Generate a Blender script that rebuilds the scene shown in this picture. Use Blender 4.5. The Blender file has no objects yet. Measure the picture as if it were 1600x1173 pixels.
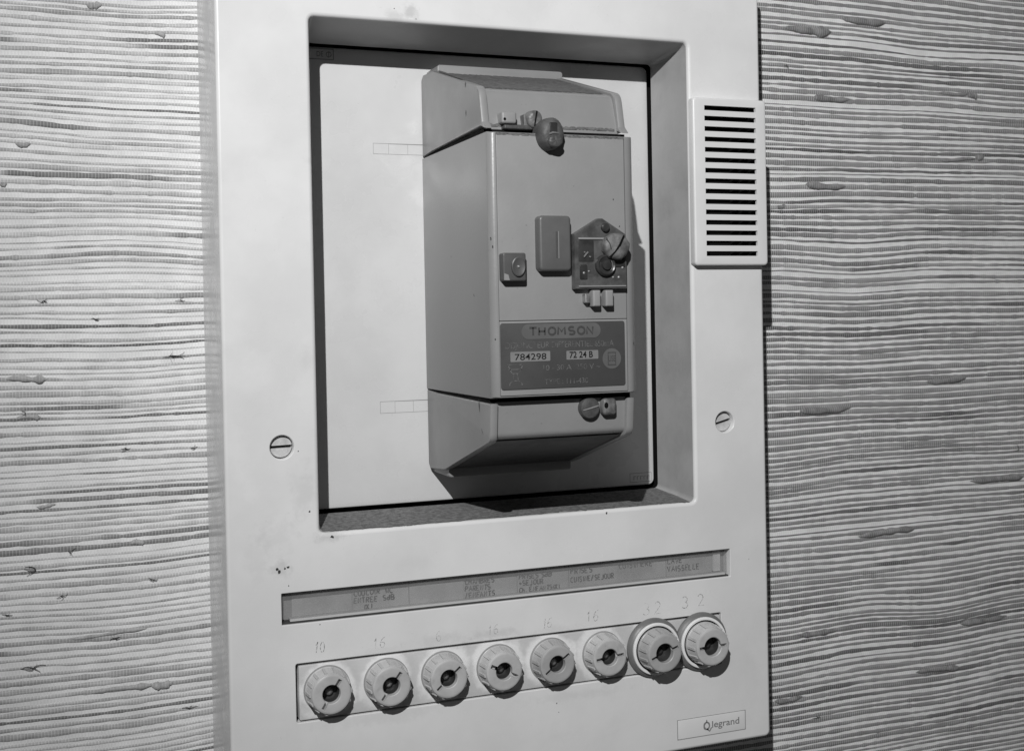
import bpy, bmesh, math, random
import numpy as np
from mathutils import Vector, Matrix
random.seed(7); np.random.seed(7)
S = bpy.context.scene
COL = S.collection
# ------------------------------------------------------------------ camera
# X right along the wall, Y into the wall (panel front = 0), Z up; metres
FPX, CX, CY = 1905.58, -4.4, -69.6
CP = np.array([-0.0685, -0.4897, 0.0254])
CR = np.array([0.9318, -0.3624, -0.0193]); CU = np.array([0.0224, 0.0041, 0.9997]); CW = np.array([0.3622, 0.9320, -0.0120])
def wp(px, py, Y):
    """point on the plane at depth Y behind a photo pixel"""
    d = (px-800-CX)/FPX*CR - (py-586.5-CY)/FPX*CU + CW
    return CP + (Y-CP[1])/d[1]*d
cam = bpy.data.cameras.new('camera'); co = bpy.data.objects.new('camera', cam); COL.objects.link(co)
cam.sensor_width = 36; cam.lens = FPX/1600*36; cam.shift_x = -CX/1600; cam.shift_y = CY/1600
cam.clip_start = 0.01; cam.clip_end = 50
m = Matrix.Identity(4)
r_ = Vector(CR).normalized(); w_ = Vector(CW).normalized(); u_ = r_.cross(w_).normalized(); r_ = w_.cross(u_)
for i in range(3):
    m[i][0] = r_[i]; m[i][1] = u_[i]; m[i][2] = -w_[i]; m[i][3] = CP[i]
co.matrix_world = m
S.camera = co
# ------------------------------------------------------------------ light
W = bpy.data.worlds.new('World'); S.world = W; W.use_nodes = True
bg = W.node_tree.nodes['Background']; bg.inputs[0].default_value = (1, 1, 1, 1); bg.inputs[1].default_value = 0.05
ld = bpy.data.lights.new('phone_torch', 'SPOT'); ld.energy = 27.5; ld.spot_size = math.radians(76); ld.spot_blend = 1; ld.shadow_soft_size = 0.004; ld.color = (1, 1, 1)
lo = bpy.data.objects.new('phone_torch', ld); COL.objects.link(lo); lo.location = (-0.192, -0.64, 0.3865); lo.rotation_euler = (Vector((.25, 0, .03))-lo.location).to_track_quat('-Z', 'Y').to_euler()
S.view_settings.view_transform = 'Standard'; S.view_settings.look = 'None'
S.view_settings.exposure = 0; S.view_settings.gamma = 1
S.render.engine = 'CYCLES'
S.render.resolution_x = 1024; S.render.resolution_y = 750

# ------------------------------------------------------------------ materials
def nodes_of(name):
    M = bpy.data.materials.new(name); M.use_nodes = True
    nt = M.node_tree
    return M, nt, nt.nodes['Principled BSDF']
class G:
    """small node-graph helper"""
    def __init__(s, nt): s.nt = nt; s.L = nt.links
    def n(s, t, **kw):
        x = s.nt.nodes.new(t)
        for k, v in kw.items(): setattr(x, k, v)
        return x
    def put(s, sock, v):
        if hasattr(v, 'is_output') or isinstance(v, bpy.types.NodeSocket): s.L.new(v, sock)
        else: sock.default_value = v
    def math(s, op, a, b=0.0, c=None, clamp=False):
        x = s.n('ShaderNodeMath', operation=op, use_clamp=clamp)
        s.put(x.inputs[0], a); s.put(x.inputs[1], b)
        if c is not None: s.put(x.inputs[2], c)
        return x.outputs[0]
    def coord(s, rnd=True):
        tc = s.n('ShaderNodeTexCoord')
        if not rnd: return tc.outputs['Object']
        oi = s.n('ShaderNodeObjectInfo'); cb = s.n('ShaderNodeCombineXYZ')
        k = s.math('MULTIPLY', oi.outputs['Random'], 3.0)
        for i in range(3): s.L.new(k, cb.inputs[i])
        va = s.n('ShaderNodeVectorMath', operation='ADD'); s.L.new(tc.outputs['Object'], va.inputs[0]); s.L.new(cb.outputs[0], va.inputs[1])
        return va.outputs[0]
    def noise(s, vec, scale, detail=3, rough=0.55, dist=0.0):
        x = s.n('ShaderNodeTexNoise'); s.L.new(vec, x.inputs['Vector'])
        x.inputs['Scale'].default_value = scale; x.inputs['Detail'].default_value = detail
        x.inputs['Roughness'].default_value = rough; x.inputs['Distortion'].default_value = dist
        return x.outputs['Fac']
    def ramp(s, v, a, b, lo=0.0, hi=1.0):
        x = s.n('ShaderNodeMapRange', clamp=True, interpolation_type='SMOOTHSTEP'); s.put(x.inputs[0], v)
        x.inputs[1].default_value = a; x.inputs[2].default_value = b; x.inputs[3].default_value = lo; x.inputs[4].default_value = hi
        return x.outputs[0]
    def mix(s, f, a, b):
        x = s.n('ShaderNodeMix', data_type='FLOAT'); s.put(x.inputs[0], f); s.put(x.inputs[2], a); s.put(x.inputs[3], b)
        return x.outputs[0]
    def bump(s, bsdf, h, strength, dist):
        b = s.n('ShaderNodeBump'); b.inputs['Strength'].default_value = strength; b.inputs['Distance'].default_value = dist
        s.L.new(h, b.inputs['Height']); s.L.new(b.outputs[0], bsdf.inputs['Normal'])

def plastic(name, base, rough=0.4, var=0.10, scale=40, speck=0.25, dirt=0.0, dirtcol=0.2, dscale=25, bump=0.15, bscale=900, spec=0.5, spots=(), halo=None, rnd=True, rvar=1.0):
    M, nt, b = nodes_of(name); g = G(nt); v = g.coord(rnd)
    col = g.ramp(g.noise(v, scale, 4, .6), .3, .7, base*(1-var), base*(1+var*.6))
    if halo:   # paler hand-painted patches round each fuse
        sx = g.n('ShaderNodeSeparateXYZ'); g.L.new(v, sx.inputs[0])
        t = g.math('DIVIDE', g.math('SUBTRACT', sx.outputs[0], halo['x0']), halo['pitch'])
        fr = g.math('SUBTRACT', t, g.math('ROUND', t)); dx = g.math('MULTIPLY', fr, halo['pitch'])
        dz = g.math('SUBTRACT', sx.outputs[2], halo['z0'])
        d = g.math('SQRT', g.math('ADD', g.math('MULTIPLY', dx, dx), g.math('MULTIPLY', dz, dz)))
        d = g.math('ADD', d, g.math('MULTIPLY', g.math('SUBTRACT', g.noise(v, 90, 4, .6), .5), .012))
        col = g.mix(g.ramp(d, .0105, .0135, 1, 0), g.math('MULTIPLY', col, halo['dark']), col)
    if dirt:
        f = g.ramp(g.noise(v, dscale, 6, .65, .4), .56, .78, 0, dirt)
        col = g.mix(f, col, dirtcol)
    if speck:
        f = g.ramp(g.noise(v, 700, 2, .5), .72, .80, 0, speck)
        col = g.mix(f, col, base*.35)
    for (x, z, rx, rz, k, c) in spots:   # stains with a shape of their own
        sx = g.n('ShaderNodeSeparateXYZ'); g.L.new(v, sx.inputs[0])
        a = g.math('DIVIDE', g.math('SUBTRACT', sx.outputs[0], x), rx); bb = g.math('DIVIDE', g.math('SUBTRACT', sx.outputs[2], z), rz)
        d = g.math('SQRT', g.math('ADD', g.math('MULTIPLY', a, a), g.math('MULTIPLY', bb, bb)))
        d = g.math('ADD', d, g.math('MULTIPLY', g.math('SUBTRACT', g.noise(v, 260, 5, .7), .5), 2.4))
        col = g.mix(g.ramp(d, .1, 1.1, k, 0), col, c)
    cc = g.n('ShaderNodeCombineColor')
    for i in range(3): g.L.new(col, cc.inputs[i])
    g.L.new(cc.outputs[0], b.inputs['Base Color'])
    g.L.new(g.ramp(g.noise(v, 60, 3), .3, .7, max(.05, rough-.07*rvar), rough+.1*rvar), b.inputs['Roughness'])
    b.inputs['Specular IOR Level'].default_value = spec
    if bump: g.bump(b, g.noise(v, bscale, 2), bump, .0003)
    return M
def metal(name, base, rough=.4):
    M, nt, b = nodes_of(name); g = G(nt); v = g.coord()
    col = g.ramp(g.noise(v, 350, 4, .6), .3, .7, base*.55, base*1.15)
    cc = g.n('ShaderNodeCombineColor')
    for i in range(3): g.L.new(col, cc.inputs[i])
    g.L.new(cc.outputs[0], b.inputs['Base Color']); b.inputs['Metallic'].default_value = .75
    b.inputs['Roughness'].default_value = rough; g.bump(b, g.noise(v, 900, 2), .2, .0003)
    return M
def ink(name, val, broken=0.0, bscale=1500, a=.45, bb=.6):
    M, nt, b = nodes_of(name); g = G(nt); b.inputs['Base Color'].default_value = (val, val, val, 1); b.inputs['Roughness'].default_value = .6
    b.inputs['Specular IOR Level'].default_value = .2
    if broken:
        v = g.coord(); f = g.ramp(g.noise(v, bscale, 3, .6), a, bb, 1-broken, 1)
        g.L.new(f, b.inputs['Alpha'])
    return M
MT = {}
PANEL_O = Vector((0.125, 0.0525, -0.174))
BRK_O = Vector((0.1258, 0.0335, -0.0435))
def sp(px, py, rx, rz, k, c):
    p = wp(px, py, 0); return (p[0]-PANEL_O.x, p[2]-PANEL_O.z, rx, rz, k, c)
MT['plate'] = plastic('cream_plastic', .70, .27, .06, 22, .12, .25, .52, 14, .06, 600, spec=.32, spots=[
    sp(640, 18, .005, .004, .55, .42), sp(618, 26, .006, .003, .35, .45), sp(490, 250, .006, .002, .3, .5),
    sp(515, 838, .008, .003, .35, .48), sp(640, 880, .01, .004, .12, .5), sp(648, 1090, .004, .003, .3, .4),
    sp(600, 1120, .03, .004, .25, .5), sp(900, 1085, .03, .003, .25, .5), sp(690, 1000, .016, .004, .35, .48),
    sp(775, 990, .014, .003, .4, .45), sp(870, 985, .014, .003, .3, .48), sp(590, 1020, .012, .003, .25, .5), sp(400, 870, .006, .012, .2, .5), sp(475, 770, .007, .014, .3, .5), sp(430, 840, .010, .010, .25, .52), sp(440, 888, .006, .004, .4, .42), sp(375, 720, .006, .014, .14, .82), sp(395, 770, .005, .006, .14, .82), sp(520, 835, .008, .0025, .3, .45), sp(480, 560, .004, .006, .2, .5), sp(800, 800, .05, .002, .15, .45)], rnd=False)
MT['strip'] = plastic('painted_strip', .74, .45, .08, 60, .2, .3, .42, 40, .15, 700, rnd=False,
    halo=dict(x0=.0393-PANEL_O.x, pitch=.02482, z0=-.125-PANEL_O.z, dark=.74))
MT['backplate'] = plastic('mounting_plate_plastic', .61, .30, .07, 18, .12, .12, .45, 12, .08, 500)
MT['surround'] = plastic('grey_surround', .38, .40, .10, 60, .15, .35, .25, 40, .15, 600)
MT['grille'] = plastic('grille_plastic', .70, .35, .03, 30, .06, .08, .5, 20, .08, 600)
MT['breaker'] = plastic('grey_bakelite', .240, .33, .05, 30, .30, .18, .18, 25, .12, 700, rvar=.2)
MT['brkface'] = plastic('grey_face_plastic', .255, .42, .05, 40, .35, .18, .17, 30, .12, 800)
MT['cover'] = plastic('grey_cover_plastic', .245, .36, .06, 45, .35, .25, .17, 35, .15, 700, rvar=.25)
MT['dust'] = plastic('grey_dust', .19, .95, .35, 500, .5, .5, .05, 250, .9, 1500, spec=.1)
MT['dust2'] = plastic('grey_dust_light', .14, .95, .3, 500, .5, .4, .1, 250, .9, 1500, spec=.1)
MT['cap'] = plastic('cap_plastic', .47, .40, .10, 120, .35, .65, .30, 130, .15, 800)
MT['cap_b'] = plastic('cap_plastic_grimy', .38, .42, .12, 90, .3, .5, .27, 110, .15, 800)
MT['collar'] = plastic('collar_grey', .16, .45, .12, 90, .2, .3, .1, 110, .12, 800)
MT['bore'] = plastic('dark_bore', .045, .4, .2, 200, .2, .3, .09, 150, .1, 600)
MT['ring'] = plastic('ring_white', .80, .35, .04, 90, .05, 0, .3, 110, .05, 800)
MT['black'] = plastic('black_void', .006, .8, .1, 40, 0, 0, 0, 10, 0, 100, spec=.1)
MT['darkgap'] = plastic('dark_gap', .02, .8, .1, 40, 0, 0, 0, 10, 0, 100, spec=.1)
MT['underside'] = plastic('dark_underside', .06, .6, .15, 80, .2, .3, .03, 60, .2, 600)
MT['lever'] = plastic('lever_plastic', .105, .33, .10, 60, .3, .3, .07, 60, .12, 700)
MT['button'] = plastic('button_plastic', .08, .35, .1, 90, .3, .3, .09, 60, .12, 700)
MT['name'] = plastic('nameplate_grey', .058, .42, .08, 80, .2, .25, .075, 60, .08, 700)
MT['namelight'] = plastic('nameplate_light', .115, .45, .1, 80, .2, .2, .1, 60, .08, 700)
MT['namebox'] = plastic('number_box', .20, .5, .08, 200, .2, .2, .2, 100, .08, 700)
MT['seal'] = plastic('sealing_wax', .075, .5, .3, 260, .5, .5, .05, 200, .8, 500)
MT['seal_l'] = plastic('sealing_wax_pale', .14, .5, .5, 240, .6, .7, .06, 170, 1.0, 420)
MT['selector'] = plastic('selector_cover', .085, .3, .4, 160, .5, .8, .035, 110, .4, 600)
MT['seldark'] = plastic('selector_dark', .035, .25, .3, 200, .4, .4, .08, 150, .3, 600)
MT['bright'] = metal('bright_metal', .8, .25)
MT['termdull'] = plastic('terminal_dull', .30, .35, .3, 300, .2, .3, .15, 200, .3, 900)
MT['steel'] = metal('dull_steel', .42, .45)
MT['screwplate'] = plastic('screw_cream', .56, .42, .2, 200, .3, .4, .3, 150, .3, 600)
MT['holder'] = plastic('label_holder_grey', .30, .4, .1, 80, .1, .2, .2, 60, .1, 600)
MT['paper'] = plastic('label_paper', .50, .7, .06, 60, .1, .15, .4, 50, .1, 900, spec=.2)
MT['pencil'] = ink('pencil', .20, .9, 1800, .40, .62)
MT['pencil_f'] = ink('pencil_faint', .36, .95, 1500, .44, .64)
MT['pen'] = ink('blue_pen', .02, .25, 900, .32, .50)
MT['black_ink'] = ink('black_ink', .012)
MT['print_dim'] = ink('worn_print', .135, .75, 500, .36, .60)
MT['logo'] = ink('logo_grey', .22)
MT['line'] = ink('moulded_line', .30)
MT['chip'] = ink('paint_chip', .04)
def window_mat():
    M, nt, b = nodes_of('milky_window'); g = G(nt)
    b.inputs['Base Color'].default_value = (.34, .34, .34, 1); b.inputs['Roughness'].default_value = .22
    v = g.coord(); g.L.new(g.ramp(g.noise(v, 60, 4, .6), .3, .7, .22, .36), b.inputs['Alpha'])
    return M
MT['window'] = window_mat()
def wall_mats():
    # paper backing with fine vertical warp threads
    M, nt, b = nodes_of('grasscloth_paper'); g = G(nt); v = g.coord(False)
    sx = g.n('ShaderNodeSeparateXYZ'); g.L.new(v, sx.inputs[0])
    jx = g.math('ADD', sx.outputs[0], g.math('MULTIPLY', g.noise(v, 120, 2), .0005))
    t = g.math('MULTIPLY', jx, 2*math.pi/.00132); s = g.math('SINE', t)
    th = g.ramp(s, .55, .95, 0, 1)
    col = g.ramp(g.noise(v, 70, 4, .6), .3, .7, .68, .80)
    right = g.ramp(sx.outputs[0], .115, .125, 0, 1)
    col = g.mix(right, col, g.math('MULTIPLY', col, 1.06))
    col = g.mix(g.math('MULTIPLY', th, .16), col, .35)
    cc = g.n('ShaderNodeCombineColor')
    for i in range(3): g.L.new(col, cc.inputs[i])
    g.L.new(cc.outputs[0], b.inputs['Base Color']); b.inputs['Roughness'].default_value = .7; b.inputs['Specular IOR Level'].default_value = .25
    g.bump(b, s, .25, .0003)
    # reed strands: tone carried per strand, pinched by the warp threads
    M2, nt, b = nodes_of('grasscloth_reed'); g = G(nt); v = g.coord(False)
    at = g.n('ShaderNodeAttribute', attribute_name='tone')
    sx = g.n('ShaderNodeSeparateXYZ'); g.L.new(v, sx.inputs[0])
    jx = g.math('ADD', sx.outputs[0], g.math('MULTIPLY', g.noise(v, 120, 2), .0005))
    s = g.math('SINE', g.math('MULTIPLY', jx, 2*math.pi/.00132))
    th = g.ramp(s, .35, .8, 0, 1)
    mp = g.n('ShaderNodeMapping'); g.L.new(v, mp.inputs[0]); mp.inputs['Scale'].default_value = (60, 1, 1600)
    fib = g.noise(mp.outputs[0], 1, 3, .6)
    col = g.math('MULTIPLY', at.outputs['Fac'], g.ramp(fib, .25, .75, .78, 1.18))
    right = g.ramp(sx.outputs[0], .115, .125, .55, 1.0)
    col = g.mix(g.math('MULTIPLY', th, right), col, g.math('MULTIPLY', g.math('ADD', col, .26), .88))
    cc = g.n('ShaderNodeCombineColor')
    for i in range(3): g.L.new(col, cc.inputs[i])
    g.L.new(cc.outputs[0], b.inputs['Base Color']); b.inputs['Roughness'].default_value = .6; b.inputs['Specular IOR Level'].default_value = .25
    g.bump(b, g.math('ADD', g.math('MULTIPLY', s, -.6), fib), .5, .0003)
    return M, M2
MT['wallpaper'], MT['reed'] = wall_mats()
MT['knot'] = plastic('reed_knot', .22, .65, .35, 200, .3, .5, .17, 200, .9, 900, spec=.2)
MT['knot_l'] = plastic('reed_knot_pale', .36, .65, .25, 200, .3, .5, .22, 200, .9, 900, spec=.2)
MT['fibre'] = plastic('dark_fibre', .07, .7, .3, 200, .3, 0, .1, 200, .5, 900, spec=.2)

for kn_ in ('knot', 'knot_l'):   # the warp threads bind the knots too
    nt = MT[kn_].node_tree; g = G(nt); b = nt.nodes['Principled BSDF']; lk = b.inputs['Base Color'].links[0]; src_ = lk.from_socket
    v = g.coord(False); sx = g.n('ShaderNodeSeparateXYZ'); g.L.new(v, sx.inputs[0])
    jx = g.math('ADD', sx.outputs[0], g.math('MULTIPLY', g.noise(v, 120, 2), .0005))
    th = g.ramp(g.math('SINE', g.math('MULTIPLY', jx, 2*math.pi/.00132)), .25, .9, 0, .32)
    mx = g.n('ShaderNodeMix', data_type='RGBA'); g.L.new(th, mx.inputs[0]); g.L.new(src_, mx.inputs[6]); mx.inputs[7].default_value = (.5, .5, .5, 1)
    g.L.new(mx.outputs[2], b.inputs['Base Color'])
# ------------------------------------------------------------------ mesh helpers
def tag(o, label=None, cat=None, group=None, kind=None):
    if label: o['label'] = label
    if cat: o['category'] = cat
    if group: o['group'] = group
    if kind: o['kind'] = kind
    return o
def thing(name, loc, label, cat, group=None):
    o = bpy.data.objects.new(name, None); COL.objects.link(o); o.location = loc; o.empty_display_size = .01
    return tag(o, label, cat, group)
def origin_of(o):
    v = Vector((0, 0, 0))
    while o: v += o.location; o = o.parent
    return v
def finish(bm, angle=32, weld=True):
    if weld: bmesh.ops.remove_doubles(bm, verts=bm.verts, dist=1e-6)
    bmesh.ops.recalc_face_normals(bm, faces=bm.faces)
    for f in bm.faces: f.smooth = True
    lim = math.radians(angle)
    for e in bm.edges:
        if len(e.link_faces) == 2 and e.calc_face_angle(0) > lim: e.smooth = False
def part(name, bm, mat, parent=None, label=None, angle=32, shift=True, kind=None, weld=True):
    finish(bm, angle, weld)
    if shift and parent is not None: bmesh.ops.translate(bm, verts=bm.verts, vec=-origin_of(parent))
    me = bpy.data.meshes.new(name); bm.to_mesh(me); bm.free()
    me.materials.append(MT[mat] if isinstance(mat, str) else mat)
    o = bpy.data.objects.new(name, me); COL.objects.link(o)
    if parent is not None: o.parent = parent
    if label: o['label'] = label
    if kind: o['kind'] = kind
    return o
def rr(x0, x1, z0, z1, r, n=6):
    r = max(r, 1e-5); P = []
    for cx, cz, a0 in ((x1-r, z1-r, 0), (x0+r, z1-r, 90), (x0+r, z0+r, 180), (x1-r, z0+r, 270)):
        for k in range(n+1):
            a = math.radians(a0+90*k/n); P.append((cx+r*math.cos(a), cz+r*math.sin(a)))
    return P
def circ(cx, cz, r, n=32):
    return [(cx+r*math.cos(2*math.pi*k/n), cz+r*math.sin(2*math.pi*k/n)) for k in range(n)]
def ring(bm, pts, y): return [bm.verts.new((p[0], y, p[1])) for p in pts]
def bridge(bm, a, b, closed=True):
    n = len(a)
    for i in range(n if closed else n-1):
        j = (i+1) % n; bm.faces.new((a[i], a[j], b[j], b[i]))
def fill(bm, loops):
    es = []
    for L in loops:
        for i in range(len(L)):
            e = bm.edges.get((L[i], L[(i+1) % len(L)])) or bm.edges.new((L[i], L[(i+1) % len(L)])); es.append(e)
    bmesh.ops.triangle_fill(bm, edges=es, use_beauty=True, use_dissolve=False)
def slab(bm, x0, x1, z0, z1, yf, yb, r=.001, bev=.0005, k=3, n=4, back=False):
    """rounded rectangle block facing -Y: rim bevelled with k steps"""
    prev = ring(bm, rr(x0, x1, z0, z1, r, n), yb)
    if back: bm.faces.new(prev[::-1])
    for i in range(k+1):
        a = math.pi/2*i/k; ins = bev*(1-math.cos(a)); y = yf+bev*(1-math.sin(a))
        cur = ring(bm, rr(x0+ins, x1-ins, z0+ins, z1-ins, max(r-ins, 1e-5), n), y)
        bridge(bm, prev, cur); prev = cur
    bm.faces.new(prev)
def box(bm, x0, x1, y0, y1, z0, z1):
    v = [bm.verts.new((x, y, z)) for x in (x0, x1) for y in (y0, y1) for z in (z0, z1)]
    for f in ((0, 1, 3, 2), (4, 6, 7, 5), (0, 4, 5, 1), (2, 3, 7, 6), (0, 2, 6, 4), (1, 5, 7, 3)): bm.faces.new([v[i] for i in f])
def lathe(bm, prof, cx, cz, n=40, sx=1, sz=1, cap0=False, cap1=True):
    """profile [(r, y)] turned about the Y axis through (cx, cz)"""
    prev = None; first = None
    for r, y in prof:
        cur = [bm.verts.new((cx+sx*r*math.cos(2*math.pi*i/n), y, cz+sz*r*math.sin(2*math.pi*i/n))) for i in range(n)]
        if prev: bridge(bm, prev, cur)
        else: first = cur
        prev = cur
    if cap1: bm.faces.new(prev)
    if cap0: bm.faces.new(first[::-1])
def prism(bm, yz, x0, x1, bev=0):
    """YZ outline extruded along X, with optional bevel of the two end rims"""
    if bev:
        c = np.mean(yz, axis=0); ins = [tuple(np.array(p)+(c-np.array(p))/np.linalg.norm(c-np.array(p))*bev) for p in yz]
        rings = [(x0, ins), (x0+bev*.3, [tuple(np.array(p)+(c-np.array(p))/np.linalg.norm(c-np.array(p))*bev*.3) for p in yz]), (x0+bev, yz), (x1-bev, yz),
                 (x1-bev*.3, [tuple(np.array(p)+(c-np.array(p))/np.linalg.norm(c-np.array(p))*bev*.3) for p in yz]), (x1, ins)]
    else: rings = [(x0, yz), (x1, yz)]
    prev = None
    for x, poly in rings:
        cur = [bm.verts.new((x, p[0], p[1])) for p in poly]
        if prev: bridge(bm, prev, cur)
        else: bm.faces.new(cur)
        prev = cur
    bm.faces.new(prev[::-1])
def ribbon(bm, pts, y, w, wob=.5):
    """flat pen stroke on a plane facing -Y"""
    n = len(pts); L = []; R = []
    for i, (x, z) in enumerate(pts):
        a = pts[max(i-1, 0)]; b = pts[min(i+1, n-1)]; dx, dz = b[0]-a[0], b[1]-a[1]; d = math.hypot(dx, dz) or 1
        ww = w*(1-wob/2+wob*random.random())/2
        nx, nz = -dz/d*ww, dx/d*ww
        L.append(bm.verts.new((x+nx, y, z+nz))); R.append(bm.verts.new((x-nx, y, z-nz)))
    for i in range(n-1): bm.faces.new((L[i], R[i], R[i+1], L[i+1]))
def arc(cx, cz, rx, rz, a0, a1, n=10):
    return [(cx+rx*math.cos(math.radians(a0+(a1-a0)*k/n)), cz+rz*math.sin(math.radians(a0+(a1-a0)*k/n))) for k in range(n+1)]
SF = {  # one-line hand lettering, box 0.6 wide 1 high
 'A': [[(0, 0), (.3, 1), (.6, 0)], [(.12, .38), (.5, .38)]], 'B': [[(0, 0), (0, 1)], [(0, 1)]+arc(.25, .76, .3, .24, 90, -90)+[(0, .52)], [(0, .52)]+arc(.25, .26, .35, .26, 90, -90)+[(0, 0)]],
 'C': [arc(.35, .5, .33, .5, 50, 310)], 'D': [[(0, 0), (0, 1)]+arc(.1, .5, .48, .5, 90, -90)+[(0, 0)]], 'E': [[(.5, 1), (0, 1), (0, 0), (.5, 0)], [(0, .5), (.4, .5)]],
 'F': [[(.5, 1), (0, 1), (0, 0)], [(0, .5), (.4, .5)]], 'H': [[(0, 0), (0, 1)], [(.5, 0), (.5, 1)], [(0, .5), (.5, .5)]], 'I': [[(.2, 0), (.2, 1)]],
 'J': [[(.45, 1), (.45, .25)]+arc(.22, .25, .22, .25, 0, -150)], 'L': [[(0, 1), (0, 0), (.48, 0)]], 'M': [[(0, 0), (.05, 1), (.32, .4), (.58, 1), (.62, 0)]],
 'N': [[(0, 0), (0, 1), (.5, 0), (.5, 1)]], 'O': [arc(.3, .5, .3, .5, 80, 440, 14)], 'P': [[(0, 0), (0, 1)]+arc(.2, .75, .3, .25, 90, -90)+[(0, .5)]],
 'R': [[(0, 0), (0, 1)]+arc(.2, .75, .3, .25, 90, -90)+[(0, .5)], [(.2, .5), (.52, 0)]], 'S': [arc(.28, .74, .24, .26, 40, 260)+arc(.28, .25, .26, .25, 80, -140)],
 'T': [[(0, 1), (.6, 1)], [(.3, 1), (.3, 0)]], 'U': [[(0, 1), (0, .3)]+arc(.25, .3, .25, .3, 180, 360)+[(.5, 1)]], 'V': [[(0, 1), (.28, 0), (.56, 1)]],
 'W': [[(0, 1), (.15, 0), (.32, .7), (.48, 0), (.64, 1)]], 'X': [[(0, 0), (.5, 1)], [(0, 1), (.5, 0)]], '(': [arc(.4, .5, .25, .6, 130, 230)], ')': [arc(0, .5, .25, .6, 50, -50)],
 '/': [[(0, -.1), (.4, 1.05)]], '+': [[(0, .45), (.5, .45)], [(.25, .7), (.25, .2)]], '.': [[(.1, 0), (.16, .05)]], 'd': [[(.45, 1), (.45, 0)], arc(.24, .27, .22, .27, 0, 360)], 'h': [[(0, 1), (0, 0)], [(0, .35)]+arc(.2, .35, .2, .2, 150, 0)+[(.4, 0)]],
 '0': [arc(.3, .5, .2, .5, 80, 440, 14)], '1': [[(.1, .7), (.25, 1), (.2, 0)]], '2': [arc(.3, .72, .25, .28, 160, -30)+[(.05, 0), (.6, .02)]],
 '3': [arc(.25, .75, .26, .25, 140, -80)+arc(.25, .26, .3, .26, 80, -150)], '6': [[(.45, 1)]+arc(.45, .35, .4, .62, 110, 180)+arc(.27, .27, .22, .27, 180, 540, 12)]}
def hand(bm, text, x, z, h, y, w, adv=.78, sx=1.0, jit=.05):
    for ch in text:
        if ch in SF:
            jx, jz, sh = random.uniform(-jit, jit), random.uniform(-jit, jit), random.uniform(-.08, .14)
            for st in SF[ch]:
                if len(st) > 1: ribbon(bm, [(x+(p[0]+jx+sh*p[1])*h*sx, z+(p[1]+jz)*h) for p in st], y, w)
        x += h*adv*sx*(.6 if ch in ' .I()1' else 1)
    return x
def lettering(text, x0, x1, z0, h, y, bold=0.0, width_fit=True):
    """print lettering from the built-in font as a flat mesh, fitted to x0..x1, cap height h"""
    cu = bpy.data.curves.new('t', 'FONT'); cu.body = text; cu.size = 1; cu.offset = bold; cu.resolution_u = 4
    ob = bpy.data.objects.new('t', cu); COL.objects.link(ob)
    dg = bpy.context.evaluated_depsgraph_get(); me = bpy.data.meshes.new_from_object(ob.evaluated_get(dg))
    bm = bmesh.new(); bm.from_mesh(me); bpy.data.objects.remove(ob); bpy.data.curves.remove(cu); bpy.data.meshes.remove(me)
    xs = [v.co.x for v in bm.verts]; a, b = min(xs), max(xs); kz = h/.69; kx = (x1-x0)/(b-a) if width_fit else kz
    for v in bm.verts: v.co = Vector((x0+(v.co.x-a)*kx, y, z0+v.co.y*kz))
    return bm
def apply_bool(o, cutter_bm):
    me = bpy.data.meshes.new('cut'); bmesh.ops.recalc_face_normals(cutter_bm, faces=cutter_bm.faces); cutter_bm.to_mesh(me); cutter_bm.free()
    c = bpy.data.objects.new('cut', me); COL.objects.link(c); c.parent = o.parent
    md = o.modifiers.new('b', 'BOOLEAN'); md.operation = 'DIFFERENCE'; md.solver = 'EXACT'; md.object = c
    bpy.context.view_layer.update(); dg = bpy.context.evaluated_depsgraph_get(); new = bpy.data.meshes.new_from_object(o.evaluated_get(dg))
    o.modifiers.remove(md); old = o.data; o.data = new; bpy.data.objects.remove(c); bpy.data.meshes.remove(old)
    bm = bmesh.new(); bm.from_mesh(o.data); finish(bm, 32); bm.to_mesh(o.data); bm.free()
def outline(bm, x0, x1, z0, z1, y, w):
    """thin rectangular line frame"""
    for a, b, c, d in ((x0, x1, z1-w, z1), (x0, x1, z0, z0+w), (x0, x0+w, z0+w, z1-w), (x1-w, x1, z0+w, z1-w)):
        v = [bm.verts.new(p) for p in ((a, y, c), (b, y, c), (b, y, d), (a, y, d))]; bm.faces.new(v)

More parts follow.
